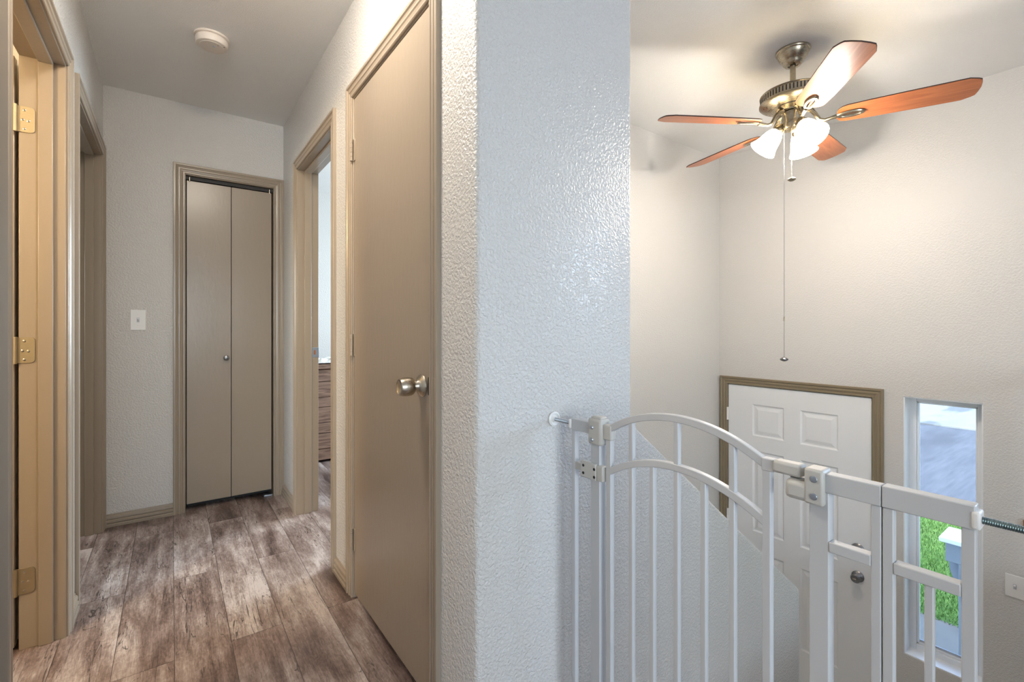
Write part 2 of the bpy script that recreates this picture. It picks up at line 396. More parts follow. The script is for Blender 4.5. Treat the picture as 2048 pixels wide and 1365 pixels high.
wall('wall_back', 'Y', -4.62, -4.5, -2.6, 3.5, 0, H, [(-2.1, .3, .8, 2.1)], mat='wall_smooth')
wall('wall_living_side', 'X', -2.62, -2.5, -4.5, 4.9, 0, H, [(2.9, 3.9, 1.0, 2.0)], mat='wall_smooth')
wall('wall_living_end', 'Y', .85, .95, -2.5, XL, 0, H, mat='wall_smooth')
wall('wall_left_rooms', 'Y', 2.36, 2.44, -2.5, XL-T, 0, H, mat='wall_smooth')
wall('wall_bedroom_end', 'Y', 4.8, 4.9, -2.5, 3.5, 0, H, mat='wall_smooth')
wall('wall_closet_back', 'Y', 4.1, 4.16, XL-T, XR, 0, H, mat='wall_smooth')
wall('wall_stairwell', 'Y', -.2, -.1, .9, 3.5, -1.5, -.2, mat='wall_smooth')
wall('wall_under_floor', 'X', .8, .9, -.2, .965, -1.5, -.2, mat='wall_smooth')
bm = bmesh.new(); rise = -ZL/7
for k in range(6):
    x0 = .90+.25*k; box(bm, (x0, -.1, ZL), (x0+.25, .965, -rise*(k+1)))
finish('floor_stairs', bm, 'carpet', kind='structure', bevel=.004)

# ------------------------------------------------------------------ trims
baseboard('baseboard_far', fF, XL, CL[0]-.060)
baseboard('baseboard_right', fR, DR1[1]+.060, YF)
baseboard('baseboard_right.001', fR, DR2[1]+.060, DR1[0]-.060)
baseboard('baseboard_left', fL, DL1[1]+.060, DL2[0]-.060)
baseboard('baseboard_left.001', fL, .95, DL1[0]-.060)

def knob(name, prof, base, d, mat, parent, seg=40): return L(name, prof, mat, parent, d=d, loc=base, seg=seg)
def screw(p, d, r, parent, mat='brass', slot=True):
    o = L('screw', [(0, .0016), (r*.6, .0014), (r, .0004), (r, 0), (0, 0)], mat, parent, d=d, loc=p, seg=14)
    if slot: o.data.materials.append(M['dark'])
    return o

# left door frame nearest the camera, leaf swung open into the warm-lit room
d1 = root('door_1', (XL, 1.91, 0), kind='structure')
casing('door_casing', fL, DL1[0]-.005, DL1[1]+.005, 0, HD+.005, 'taupe', d1)
jamb(fL, *DL1, 0, HD, T, 'taupe', d1, stop=(.030, .068))
lf = B('door_leaf', (XL-T-.012-.70, 2.275, .012), (XL-T-.012, 2.310, HD-.004), 'taupe', d1, bevel=.002)
for z in (.235, 1.025, 1.815):
    bm = bmesh.new()
    y = DL1[1]-.0005; x1 = XL-.076; x0 = XL-T-.004; r = .012
    poly = [(x0, z-.044), (x1-r, z-.044)]+[(x1-r+r*math.sin(a), z-.044+r-r*math.cos(a)) for a in (.4, .8, 1.2, 1.57)]+[(x1-r+r*math.cos(a), z+.044-r+r*math.sin(a)) for a in (0, .4, .8, 1.2)]+[(x1-r, z+.044), (x0, z+.044)]
    prism(bm, poly, lambda a, b, d: (a, d, b), y-.0022, y+.001)
    h = finish('hinge', bm, 'brass', d1, bevel=.0004)
    L('hinge_pin', [(0, -.046), (.0055, -.046), (.0055, .046), (0, .046)], 'brass', h, loc=(x0-.004, y-.006, z), seg=14)
    for dx, dz in ((.017, .031), (.013, -.002), (.027, -.004), (.017, -.033)):
        s = L('screw', [(0, .0012), (.0022, .0012), (.0042, .0003), (.0042, 0), (0, 0)], 'nickel', h, d=(0, -1, 0), loc=(x0+dx, y-.0022, z+dz), seg=14)
    bmk = bmesh.new()

# second left door frame
d2 = root('door_2', (XL, 2.92, 0), kind='structure')
casing('door_casing', fL, DL2[0]-.005, DL2[1]+.005, 0, HD+.005, 'taupe', d2)
jamb(fL, *DL2, 0, HD, T, 'taupe', d2, stop=(.030, .066))
B('door_leaf', (XL-T-.74, DL2[0]-.045, .012), (XL-T-.006, DL2[0]-.01, HD-.004), 'taupe', d2)
st = B('strike_plate', (XL-.105, DL2[1]-.0015, .93), (XL-.080, DL2[1]+.001, .99), 'steelplate', d2, bevel=.0005)
B('latch_hole', (XL-.099, DL2[1]-.002, .947), (XL-.086, DL2[1]+.001, .973), 'dark', st, bevel=0)

# right door frame to the bedroom (open)
d3 = root('door_3', (XR, 2.59, 0), kind='structure')
casing('door_casing', fR, DR1[0]-.005, DR1[1]+.005, 0, HD+.005, 'taupe', d3)
jamb(fR, *DR1, 0, HD, T, 'taupe', d3, stop=(.036, .074))
lf3 = B('door_leaf', (XR+T+.006, DR1[0]-.045, .012), (XR+T+.72, DR1[0]-.01, HD-.004), 'taupe', d3)
st = B('strike_plate', (XR+.080, DR1[1]-.0015, .925), (XR+.118, DR1[1]+.001, .985), 'steelplate', d3, bevel=.0006)
B('latch_hole', (XR+.088, DR1[1]-.002, .942), (XR+.099, DR1[1]+.001, .968), 'rust', st, bevel=0)

# right closed door nearest the camera
d4 = root('door_4', (XR, 1.56, 0), kind='structure')
casing('door_casing', fR, DR2[0]-.005, DR2[1]+.005, 0, HD+.009, 'taupe', d4)
jamb(fR, *DR2, 0, HD+.004, T, 'taupe', d4)
lf4 = B('door_leaf', (XR+.001, DR2[0]+.004, .022), (XR+.037, DR2[1]-.005, HD+.001), 'taupe', d4, bevel=.0015)
B('dark_gap', (XR+.040, DR2[0], 0), (XR+.045, DR2[1], HD), 'dark', d4, bevel=0)  # black sheet behind the leaf supplies the shade in the door gap
for z in (1.825, 1.032, .240):
    h = B('hinge', (XR-.002, DR2[1]-.018, z-.044), (XR+.001, DR2[1]+.004, z+.044), 'taupe', lf4, bevel=.0006)
    for k in range(5):
        L('hinge_knuckle', [(0, -.0084), (.0062, -.0084), (.0062, .0084), (0, .0084)], 'taupe', h, loc=(XR-.009, DR2[1]+.0015, z-.0355+k*.01775), seg=14)
kx, ky, kz = XR, 1.272, .930
kb = knob('knob_rose', [(0, 0), (.033, 0), (.034, .002), (.032, .005), (.027, .009), (.019, .014), (.0160, .020), (.0150, .030), (0, .030)], (kx, ky, kz), (-1, 0, 0), 'nickel', lf4)
knob('door_knob', [(0, .022), (.0115, .024), (.015, .027), (.0235, .030), (.0260, .034), (.0278, .044), (.0272, .056), (.0240, .069), (.0222, .0715), (.0200, .070), (.010, .0665), (0, .066)], (kx, ky, kz), (-1, 0, 0), 'nickel', lf4)
bm = bmesh.new(); prism(bm, [(.0045*math.cos(t_*.3927), .026*math.sin(t_*.3927)) for t_ in range(16)], lambda a, b, d: (d, 1.229+a, .932+b), XR-.0006, XR+.002)
finish('latch_slot', bm, 'dark', lf4)  # flat black oval in place of the shade in a latch hole

# bifold closet at the hall end
d5 = root('door_5', (.304, YF, 0), kind='structure')
casing('door_casing', fF, CL[0]-.003, CL[1]+.003, 0, 2.022, 'taupe', d5)
jamb(fF, *CL, 0, 2.018, T, 'taupe', d5)
B('top_track', (CL[0], YF+.022, 1.996), (CL[1], YF+.050, 2.016), 'dark', d5, bevel=0)
for x in (CL[0]+.02, CL[1]-.02): L('pivot_pin', [(0, 0), (.004, 0), (.004, .028), (0, .028)], 'nickel', d5, loc=(x, YF+.020, 1.985), seg=10)
ms = (CL[0]+CL[1])/2
for i, (x0, x1) in enumerate(((CL[0]+.005, ms-.0015), (ms+.0015, CL[1]-.008))):
    B('bifold_panel', (x0, YF+.020, .040), (x1, YF+.048, 1.990), 'taupe', d5, bevel=.0015)
knob('closet_knob', [(0, 0), (.010, 0), (.0075, .004), (.0065, .010), (.012, .015), (.0165, .020), (.0155, .026), (.010, .029), (0, .030)], (.276, YF+.020, .915), (0, -1, 0), 'pewter', d5)
B('floor_pivot_bracket', (CL[1]-.055, YF+.002, 0), (CL[1]-.004, YF+.045, .012), 'steelplate', d5, bevel=.002)
B('closet_backdrop', (CL[0]-.01, YF+.112, .0), (CL[1]+.01, YF+.114, 2.03), 'dark', d5, bevel=0)  # black sheet in place of the unlit closet interior

# front door, white six-panel
d6 = root('door_6', (3.5, 1.47, ZL), kind='structure')
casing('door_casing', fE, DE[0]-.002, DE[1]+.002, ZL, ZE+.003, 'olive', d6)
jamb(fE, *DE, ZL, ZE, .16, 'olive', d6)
def panel_door(name, x, y0, y1, z0, z1, cells, mat, parent):
    bm = bmesh.new(); ys = sorted({y0, y1, *[c[0] for c in cells], *[c[1] for c in cells]}); zs = sorted({z0, z1, *[c[2] for c in cells], *[c[3] for c in cells]})
    key = {(c[0], c[2]): c for c in cells}
    for i in range(len(ys)-1):
        for j in range(len(zs)-1):
            a, b, c, d = ys[i], ys[i+1], zs[j], zs[j+1]
            if any(abs(a-k[0]) < 1e-6 and abs(b-k[1]) < 1e-6 and c >= k[2]-1e-6 and d <= k[3]+1e-6 for k in cells):
                rings = []
                for off, dx in ((0, 0), (.010, .007), (.018, .007), (.040, .0015)):
                    rings.append([bm.verts.new((x+dx, yy, zz)) for yy, zz in ((a+off, c+off), (b-off, c+off), (b-off, d-off), (a+off, d-off))])
                for A, C in zip(rings, rings[1:]):
                    for k in range(4): bm.faces.new((A[k], A[(k+1) % 4], C[(k+1) % 4], C[k]))
                bm.faces.new(rings[-1])
            else: bm.faces.new([bm.verts.new((x, yy, zz)) for yy, zz in ((a, c), (b, c), (b, d), (a, d))])
    bmesh.ops.remove_doubles(bm, verts=bm.verts, dist=1e-5)
    box(bm, (x+.010, y0, z0), (x+.042, y1, z1))
    for s0, s1, q0, q1 in ((y0, y0+.001, z0, z1), (y1-.001, y1, z0, z1), (y0, y1, z1-.001, z1)): box(bm, (x+.0002, s0, q0), (x+.012, s1, q1))
    return finish(name, bm, mat, parent)
cells = [(a, b, c, d) for a, b in ((1.188, 1.415), (1.520, 1.742)) for c, d in ((.300, .533), (-.412, .190), (-1.120, -.556))]
lf6 = panel_door('door_leaf', 3.502, DE[0]+.003, DE[1]-.004, ZL+.012, ZE-.003, cells, 'doorwhite', d6)
for z in (.438, -.35, -1.13):
    h = B('hinge', (3.4975, DE[1]-.012, z-.048), (3.501, DE[1]+.012, z+.048), 'white', d6, bevel=.0006)
    for k in range(5): L('hinge_knuckle', [(0, -.0095), (.0065, -.0095), (.0065, .0095), (0, .0095)], 'white', h, loc=(3.492, DE[1]-.001, z-.039+k*.0195), seg=12)
knob('deadbolt', [(0, 0), (.034, 0), (.034, .004), (.030, .009), (.018, .013), (.012, .020), (.013, .030), (.024, .036), (.027, .046), (.022, .054), (0, .055)], (3.502, 1.080, -.470), (-1, 0, 0), 'pewter', lf6)
B('thumb_slot', (3.442, 1.072, -.474), (3.4475, 1.090, -.466), 'nickel', lf6, bevel=.002)
knob('door_knob', [(0, 0), (.036, 0), (.036, .004), (.031, .010), (.020, .013), (.014, .018), (0, .018)], (3.502, 1.080, -.298), (-1, 0, 0), 'pewter', lf6)

# sidelight window
w1 = root('window_1', (3.6, .685, -.07), kind='structure')
bm = bmesh.new(); WY0, WY1, WZ0, WZ1 = .517, .853, -.828, .697
for a, b in (((3.60, WY0, WZ0), (3.655, WY0+.036, WZ1)), ((3.60, WY1-.036, WZ0), (3.655, WY1, WZ1)), ((3.60, WY0+.036, WZ0), (3.655, WY1-.036, WZ0+.036)), ((3.60, WY0+.036, WZ1-.036), (3.655, WY1-.036, WZ1))): box(bm, a, b)
finish('window_frame', bm, 'vinyl', w1, bevel=.003, smooth=True)
bm = bmesh.new(); i0, i1, j0, j1 = WY0+.036, WY1-.036, WZ0+.036, WZ1-.036
for a, b in (((3.612, i0, j0), (3.640, i0+.010, j1)), ((3.612, i1-.010, j0), (3.640, i1, j1)), ((3.612, i0, j0), (3.640, i1, j0+.010)), ((3.612, i0, j1-.010), (3.640, i1, j1))): box(bm, a, b)
finish('glazing_bead', bm, 'vinyl', w1, bevel=.002, smooth=True)
B('spacer_bar', (3.626, i0+.010, j0+.010), (3.634, i1-.010, j0+.022), 'gray', w1, bevel=0)
B('window_pane', (3.628, i0+.006, j0+.006), (3.632, i1-.006, j1-.006), 'glass', w1, bevel=0)
bm = bmesh.new()
for a, b in (((3.503, WY0-.001, WZ0), (3.600, WY0+.006, WZ1)), ((3.503, WY1-.006, WZ0), (3.600, WY1+.001, WZ1)), ((3.503, WY0, WZ0-.001), (3.600, WY1, WZ0+.006)), ((3.503, WY0, WZ1-.006), (3.600, WY1, WZ1+.001))): box(bm, a, b)
finish('window_return', bm, 'vinyl', w1, bevel=.001)  # white lining added to imitate daylight glowing on the reveal
# other windows of the house, outside the photo's frame
def plain_window(n, fn, s0, s1, z0, z1):
    r = root('window_%d' % n, fn(s0, z0, 0), kind='structure'); bm = bmesh.new(); m_ = (s0+s1)/2
    for a, b, c, d in ((s0, s0+.04, z0, z1), (s1-.04, s1, z0, z1), (s0+.04, s1-.04, z0, z0+.04), (s0+.04, s1-.04, z1-.04, z1), (m_-.02, m_+.02, z0+.04, z1-.04)): box(bm, fn(a, c, -.08), fn(b, d, -.12))
    finish('window_frame', bm, 'vinyl', r, bevel=.002)
    bm = bmesh.new(); box(bm, fn(s0+.04, z0+.04, -.098), fn(s1-.04, z1-.04, -.102)); finish('window_pane', bm, 'glass', r)
plain_window(2, fE, -2.2, -.8, 1.15, 2.2)
plain_window(3, fE, 2.7, 3.9, .9, 2.1)
plain_window(4, lambda s, z, n: (s, -4.5+n, z), -2.1, .3, .8, 2.1)  # rear window, added to let the fill light in
plain_window(5, lambda s, z, n: (-2.5+n, s, z), 2.9, 3.9, 1.0, 2.0)

# ------------------------------------------------------------------ light switches, smoke detector, key rack
def switch(fn, s, z, label):
    """fn(s, z, n)->xyz"""
    r = root('light_switch', fn(s, z, 0), label, 'light switch')
    bm = bmesh.new(); box(bm, fn(s-.035, z-.058, 0), fn(s+.035, z+.058, .0055)); pl = finish('switch_plate', bm, 'white', r, bevel=.003, smooth=True)
    bm = bmesh.new(); box(bm, fn(s-.006, z-.013, .0052), fn(s+.006, z+.013, .0062)); finish('toggle_slot', bm, 'gray', r)
    bm = bmesh.new(); A = [bm.verts.new(fn(s+a, z+b, n)) for a, b, n in ((-.0045, -.010, .005), (.0045, -.010, .005), (.0045, .010, .005), (-.0045, .010, .005), (-.0038, .004, .017), (.0038, .004, .017), (.0038, .010, .016), (-.0038, .010, .016))]
    for f in ((0, 1, 2, 3), (4, 5, 6, 7), (0, 1, 5, 4), (1, 2, 6, 5), (2, 3, 7, 6), (3, 0, 4, 7)): bm.faces.new([A[i] for i in f])
    finish('toggle', bm, 'white', r, bevel=.001)
    for q in (-.030, .030):
        d = Vector(fn(s, z, 1))-Vector(fn(s, z, 0)); sc = L('screw', [(0, .001), (.0025, .0008), (.0028, 0), (0, 0)], 'white', pl, d=d, loc=fn(s, z+q, .0055), seg=12)
        bm = bmesh.new(); box(bm, fn(s-.0022, z+q-.0004, .0060), fn(s+.0022, z+q+.0004, .0067)); finish('screw_slot', bm, 'gray', pl)
    return r
switch(fF, -.153, 1.147, 'white toggle light switch on the wall left of the closet doors')
switch(fE, .401, -.229, 'white light switch plate to the right of the narrow sidelight window')

sd = root('smoke_detector', (.150, 2.545, H), 'round white smoke detector on the hall ceiling', 'smoke detector')
sx, sy = .150, 2.545
L('mounting_plate', [(0, 0), (.070, 0), (.071, .003), (.069, .007), (.064, .009), (0, .009)], 'detector', sd, d=(0, 0, -1), loc=(sx, sy, H), seg=48)
L('detector_body', [(0, .008), (.060, .008), (.060, .012), (.0645, .013), (.0655, .018), (.0645, .034), (.061, .040), (.056, .0415), (.048, .042), (.047, .0435), (0, .0435)], 'detector', sd, d=(0, 0, -1), loc=(sx, sy, H), seg=48)
for dx, dy, r_ in ((.022, -.028, .0022), (.046, -.030, .0026)): L('sensor_hole', [(0, 0), (r_, 0), (r_, .0006), (0, .0006)], 'dark', sd, d=(0, 0, -1), loc=(sx+dx, sy+dy, H-.0434), seg=12)
L('test_button', [(0, 0), (.006, 0), (.005, .001), (0, .001)], 'gray', sd, d=(0, 0, -1), loc=(sx+.008, sy-.010, H-.0434), seg=16)
B('battery_tab', (sx+.030, sy+.040, H-.0125), (sx+.048, sy+.050, H-.0085), 'amber', sd, bevel=.001)
kr = B('key_rack', (3.478, .300, .075), (3.4995, .3705, .128), 'rust', bevel=.002)
tag(kr, 'orange-brown wooden piece on the wall at the right picture edge', 'wall rack')

# ------------------------------------------------------------------ ceiling fan
CX, CY, BZ = 2.42, 1.01, 2.088
fan = root('ceiling_fan', (CX, CY, H), 'brushed nickel ceiling fan with five cherry blades and lit glass shades', 'ceiling fan')
up = lambda pr: [(r, z) for r, z in pr]
L('canopy', up([(0, H), (.074, H), (.0745, H-.006), (.071, H-.013), (.069, H-.014), (.066, H-.024), (.058, H-.040), (.048, H-.050), (.044, H-.054), (.043, H-.062), (.035, H-.071), (.022, H-.073), (.020, H-.068), (0, H-.068)]), 'fanmetal', fan, loc=(CX, CY, 0), seg=48)
L('downrod', up([(0, H-.066), (.0125, H-.066), (.0125, 2.245), (0, 2.245)]), 'fanmetal', fan, loc=(CX, CY, 0), seg=20)
mh = L('motor_housing', up([(0, 2.253), (.030, 2.253), (.036, 2.249), (.085, 2.245), (.128, 2.239), (.140, 2.234), (.143, 2.229), (.139, 2.226), (.139, 2.197), (.144, 2.194), (.145, 2.188), (.139, 2.182), (.120, 2.173), (.096, 2.165), (.088, 2.163), (.085, 2.158), (.060, 2.153), (.052, 2.151), (.050, 2.145), (0, 2.145)]), 'fanmetal', fan, loc=(CX, CY, 0), seg=64)
bm = bmesh.new()
for k in range(60):
    a = 2*math.pi*k/60; m_ = Matrix.Translation((CX, CY, 0)) @ Matrix.Rotation(a, 4, 'Z')
    n0 = len(bm.verts); box(bm, (.137, -.0026, 2.199), (.1398, .0026, 2.224)); bm.verts.ensure_lookup_table()
    for v in bm.verts[n0:]: v.co = m_ @ v.co
finish('vent_slots', bm, 'dark', mh)
L('switch_housing', up([(0, 2.151), (.040, 2.151), (.042, 2.143), (.047, 2.139), (.048, 2.105), (.046, 2.095), (.048, 2.091), (.048, 2.073), (.042, 2.061), (.024, 2.053), (.012, 2.049), (0, 2.048)]), 'fanmetal', fan, loc=(CX, CY, 0), seg=40)
def rot(m_, o): 
    for v in o.data.vertices: v.co = m_ @ v.co
outline = []
hw = [(.175, .028), (.180, .040), (.192, .052), (.210, .059), (.30, .064), (.45, .068), (.585, .070), (.612, .070), (.640, .058), (.652, .050)]
top = [(r, y) for r, y in hw]+[(.657, .030), (.660, 0)]
outline = top+[(r, -y) for r, y in top[::-1][1:]]
for k in range(5):
    a = math.radians(4.4+72*k)
    m_ = Matrix.Translation((CX, CY, BZ)) @ Matrix.Rotation(a, 4, 'Z')
    mp_ = m_ @ Matrix.Rotation(math.radians(-13), 4, 'X')
    bm = bmesh.new(); prism(bm, outline, lambda p, q, d: (p, q, d), 0, .006)
    for f in bm.faces: f.material_index = 0 if abs(f.normal.z) > .5 or len(f.verts) > 4 else 1
    bl = finish('blade', bm, 'cherry', fan, mats=['cherry', 'edge'], bevel=.0015, smooth=True)
    bl.parent = fan; bl.matrix_parent_inverse = Matrix(); bl.location = (0, 0, BZ-H); bl.rotation_mode = 'QUATERNION'
    bl.rotation_quaternion = (Matrix.Rotation(a, 4, 'Z') @ Matrix.Rotation(math.radians(-13), 4, 'X')).to_quaternion()
    # arm: curved strap from the motor, ending in an open oval under the blade root
    bm = bmesh.new()
    tube(bm, [(.050, 0, .058), (.074, 0, .050), (.090, 0, .026), (.108, 0, -.004), (.128, 0, -.012), (.150, 0, -.009), (.172, 0, -.006)], [.012, .011, .0095, .008, .0075, .008, .010], 12)
    def oval(r0, r1, z_):
        return [(r0*math.cos(t_*math.pi/14)+.225, r1*math.sin(t_*math.pi/14), z_) for t_ in range(28)]
    O0, O1 = oval(.056, .024, -.005), oval(.036, .0095, -.005); Q0, Q1 = oval(.053, .021, -.010), oval(.039, .0125, -.010)
    R_ = [[bm.verts.new(p) for p in q] for q in (O0, Q0, Q1, O1)]
    for q in range(4):
        A, C = R_[q], R_[(q+1) % 4]
        for i in range(28): bm.faces.new((A[i], A[(i+1) % 28], C[(i+1) % 28], C[i]))
    tube(bm, [(.180, 0, -.0075), (.270, 0, -.0075)], .0028, 8)
    for v in bm.verts:
        if v.co.x > .15: v.co = Matrix.Rotation(math.radians(-13), 4, 'X') @ v.co
    for v in bm.verts: v.co = m_ @ v.co
    finish('blade_arm', bm, 'fanmetal', fan, smooth=True)
for a in (2, 122, 242):
    a = math.radians(a); c_, s_ = math.cos(a), math.sin(a)
    d = Vector((c_*.62, s_*.62, -.78)).normalized(); p0 = Vector((CX+c_*.052, CY+s_*.050, 2.078))
    ft = L('lamp_holder', [(0, -.014), (.012, -.014), (.017, -.004), (.021, .006), (.0265, .014), (.028, .030), (.027, .034), (0, .034)], 'fanmetal', fan, d=d, loc=p0, seg=28)
    sh = L('lamp_shade', [(.020, .024), (.027, .026), (.034, .036), (.041, .055), (.0455, .075), (.050, .095), (.056, .112), (.064, .128), (.0635, .129), (.054, .114), (.048, .096), (.0435, .075), (.039, .056), (.032, .038), (.020, .028)], 'shade', fan, d=d, loc=p0, seg=40)
    L('light_bulb', [(0, .030), (.010, .032), (.013, .045), (.019, .062), (.022, .075), (.019, .088), (.010, .096), (0, .098)], 'shade', sh, d=d, loc=p0, seg=20)
    light('fan_lamp_light', 'POINT', p0+d*.16, 12.5, (1, .93, .87), .03)
for (x, y, z0, z1, fz) in ((CX-.034, CY+.025, 2.062, .955, .950), (CX-.030, CY-.007, 2.056, 1.822, 1.812)):
    bm = bmesh.new(); tube(bm, [(x, y, z0), (x, y, z1)], .0007, 5)
    z = z0
    while z > z1:
        bmesh.ops.create_icosphere(bm, subdivisions=1, radius=.0017, matrix=Matrix.Translation((x, y, z))); z -= .0045
    ch = finish('pull_chain', bm, 'fanmetal' if z1 > 1.5 else 'pewter', fan, smooth=True)
    L('chain_fob', [(0, .012), (.003, .011), (.010, .008), (.0175, .003), (.0185, 0), (.0175, -.003), (.010, -.008), (0, -.011)], 'fanmetal' if z1 > 1.5 else 'pewter', ch, loc=(x, y, fz), seg=24)
    if z1 < 1.5: L('chain_connector', [(0, .012), (.003, .010), (.003, -.010), (0, -.012)], 'fanmetal', ch, loc=(x, y, 1.145), seg=12)

# hall ceiling lamp (just above the picture)
hl = root('ceiling_lamp', (.15, 1.45, H), 'round frosted ceiling lamp in the hall, above the picture', 'ceiling lamp')
L('lamp_base', [(0, 0), (.14, 0), (.142, .008), (.135, .018), (0, .018)], 'nickel', hl, d=(0, 0, -1), loc=(.15, 1.45, H), seg=40)
L('lamp_shade', [(.130, .017), (.128, .035), (.105, .065), (.060, .085), (0, .092)], 'hallglass', hl, d=(0, 0, -1), loc=(.15, 1.45, H), seg=40)
# warm lamp in the room behind the first left door
bl_ = root('wall_lamp', (-1.5, 1.00, 2.0), 'warm lamp on the wall of the room behind the first left doorway', 'wall lamp')
B('lamp_base', (-1.60, .951, 1.96), (-1.40, .975, 2.04), 'nickel', bl_)
L('lamp_shade', [(0, 0), (.035, .002), (.055, .03), (.06, .08), (.045, .12), (0, .13)], 'hallglass', bl_, d=(0, 1, 0), loc=(-1.5, .974, 2.0), seg=24)
light('bathroom_lamp_light', 'POINT', (-1.35, 1.30, 1.9), 75, (1, .72, .38), .08)

# ------------------------------------------------------------------ safety gate across the stairs
GX = .840
gt = root('safety_gate', (GX, .50, 0), 'white metal safety gate with arched top closing off the stairs', 'safety gate')
def gb(name, y0, y1, z0, z1, x0=0., x1=.014, mat='gate', parent=None, bevel=.0015): return B(name, (GX+x0, y0, z0), (GX+x1, y1, z1), mat, parent or gt, bevel=bevel)
ZB = .035
# fixed left side
gb('side_bar', .872, .884, ZB, .838); gb('top_rail', .800, .8845, .837, .8655, -.002, .020)
gb('gate_post', .787, .816, ZB, .870, 0, .022)
lh = gb('latch_housing', .774, .818, .815, .879, -.010, .024, 'gateplastic', bevel=.006)
gb('housing_cap', .778, .812, .876, .884, -.005, .020, 'gateplastic', lh, bevel=.004)
gb('rail_socket', .7495, .776, .832, .868, -.002, .018, 'gateplastic', lh, bevel=.003)
for z in (.857, .827): L('rivet', [(0, .003), (.0028, .0026), (.0045, .0008), (.0048, 0), (0, 0)], 'steelplate', lh, d=(-1, 0, 0), loc=(GX-.010, .803, z), seg=18)
lb = gb('latch_bracket', .792, .846, .726, .768, -.008, .002, 'gateplastic', bevel=.004)
gb('bracket_hook', .772, .792, .728, .766, -.006, .014, 'gateplastic', lb, bevel=.003)
gb('bracket_spacer', .846, .873, .738, .756, .000, .012, 'gateplastic', lb, bevel=.002)
for y, z in ((.834, .757), (.834, .738), (.797, .755), (.797, .736)): L('bracket_hole', [(0, .0004), (.0022, .0004), (.0036, .0006), (.0036, 0), (0, 0)], 'dark', lb, d=(-1, 0, 0), loc=(GX-.0081, y, z), seg=14)
# swinging leaf
gb('stile', .752, .766, ZB, .862); gb('stile', .387, .401, ZB, .868)
gb('corner_joint', .381, .402, .850, .872, -.001, .016)
arcU = [(.576+.182*(1-k/12), .9125-.335+math.sqrt(.335**2-(.182*(1-k/12))**2)) for k in range(25)]
def arc(name, dz):
    bm = bmesh.new(); ring = []
    pts = [Vector((GX+.007, y, z+dz)) for y, z in arcU]
    tube(bm, pts, 0, flat=(.0136, .0155)); return finish(name, bm, 'gate', gt, bevel=.0016, smooth=True)
arc('arch_rail', 0); arc('arch_rail', -.1015)
def arcz(y, dz=0):
    for (y0, z0), (y1, z1) in zip(arcU, arcU[1:]):
        if y1 <= y <= y0: return z0+(z1-z0)*(y-y0)/(y1-y0)+dz
    return arcU[0][1]+dz
for y in (.6935, .576, .457):
    gb('short_bar', y-.0055, y+.0055, arcz(y, -.1015)+.005, arcz(y)-.004, .001, .013)
for y in (.6935, .6365, .576, .515, .457): gb('bar', y-.0055, y+.0055, ZB, arcz(y, -.1015)-.004, .001, .013)
gb('bottom_rail', .387, .766, ZB, ZB+.022, -.001, .017)
# hinge side
hk = gb('hinge_arm', .336, .382, .852, .8735, -.006, .020, 'gateplastic', bevel=.005)
L('hinge_pivot', [(0, .002), (.011, .002), (.011, .004), (0, .004)], 'gateplastic', hk, loc=(GX+.008, .346, .846), seg=20)
hb = gb('hinge_bracket', .302, .330, .816, .874, -.011, .024, 'gateplastic', bevel=.004)
gb('hinge_socket', .322, .361, .816, .848, -.010, .022, 'gateplastic', hb, bevel=.008)
for z in (.858, .830): L('rivet', [(0, .001), (.003, .0016), (.0050, .0012), (.0056, 0), (0, 0)], 'steelplate', hb, d=(-1, 0, 0), loc=(GX-.011, .3155, z), seg=20)
gb('gate_post', .298, .326, ZB, .868, 0, .022)
gb('top_rail', .2305, .303, .838, .8685, -.002, .020); gb('top_rail', .131, .2295, .838, .8695, -.002, .020)
gb('stile', .2305, .243, ZB, .838); gb('stile', .216, .2290, ZB, .838); gb('stile', .131, .145, ZB, .838)
gb('cross_rail', .243, .298, .745, .7615, -.001, .017); gb('cross_rail', .145, .216, .745, .7615, -.001, .017)
gb('bar', .1725, .1825, ZB, .745, .001, .012)
gb('bottom_rail', .131, .326, ZB, ZB+.022, -.001, .017); gb('bottom_rail', .787, .884, ZB, ZB+.022, -.001, .017)
for (y0, y1, yc, mat) in ((.884, .960, .965, 'zinc'), (.135, -.008, -.015, 'darkrod')):
    for z in (.851, .046):
        bm = bmesh.new(); nth = 130
        if y0 < .5:
            s = -1
        else: s = 1
        lathe(bm, [(0, 0)]+[((.0050 if i % 2 else .0043), abs(y1-y0)*i/nth) for i in range(nth+1)]+[(0, abs(y1-y0))], 14, axis_to((0, s, 0), (GX+.008, y0, z)))
        finish('threaded_rod', bm, mat, gt)
        L('wall_cup', [(0, 0), (.0195, 0), (.0205, .002), (.020, .005), (.016, .0075), (.013, .0065), (.011, .004), (.009, .004), (.008, .008), (0, .008)], 'white', gt, d=(0, -s, 0), loc=(GX+.008, yc, z), seg=36)
        gb('adjuster_nut', min(y0, y0+s*.009), max(y0, y0+s*.009), z-.012, z+.012, -.004, .020, 'white', bevel=.003)

# newel post and railing that the gate's right side braces on (beyond the right edge of the picture)
rl = root('stair_railing', (.85, -.06, 0), 'white stair railing beyond the right end of the gate', 'railing')
B('newel_post', (.805, -.105, 0), (.895, -.015, 1.0), 'porchwhite', rl, bevel=.004)
B('handrail', (.895, -.090, .88), (3.499, -.030, .92), 'porchwhite', rl, bevel=.006)
for k in range(18): B('baluster', (1.02+.14*k, -.070, 0), (1.045+.14*k, -.045, .88), 'porchwhite', rl, bevel=.002)

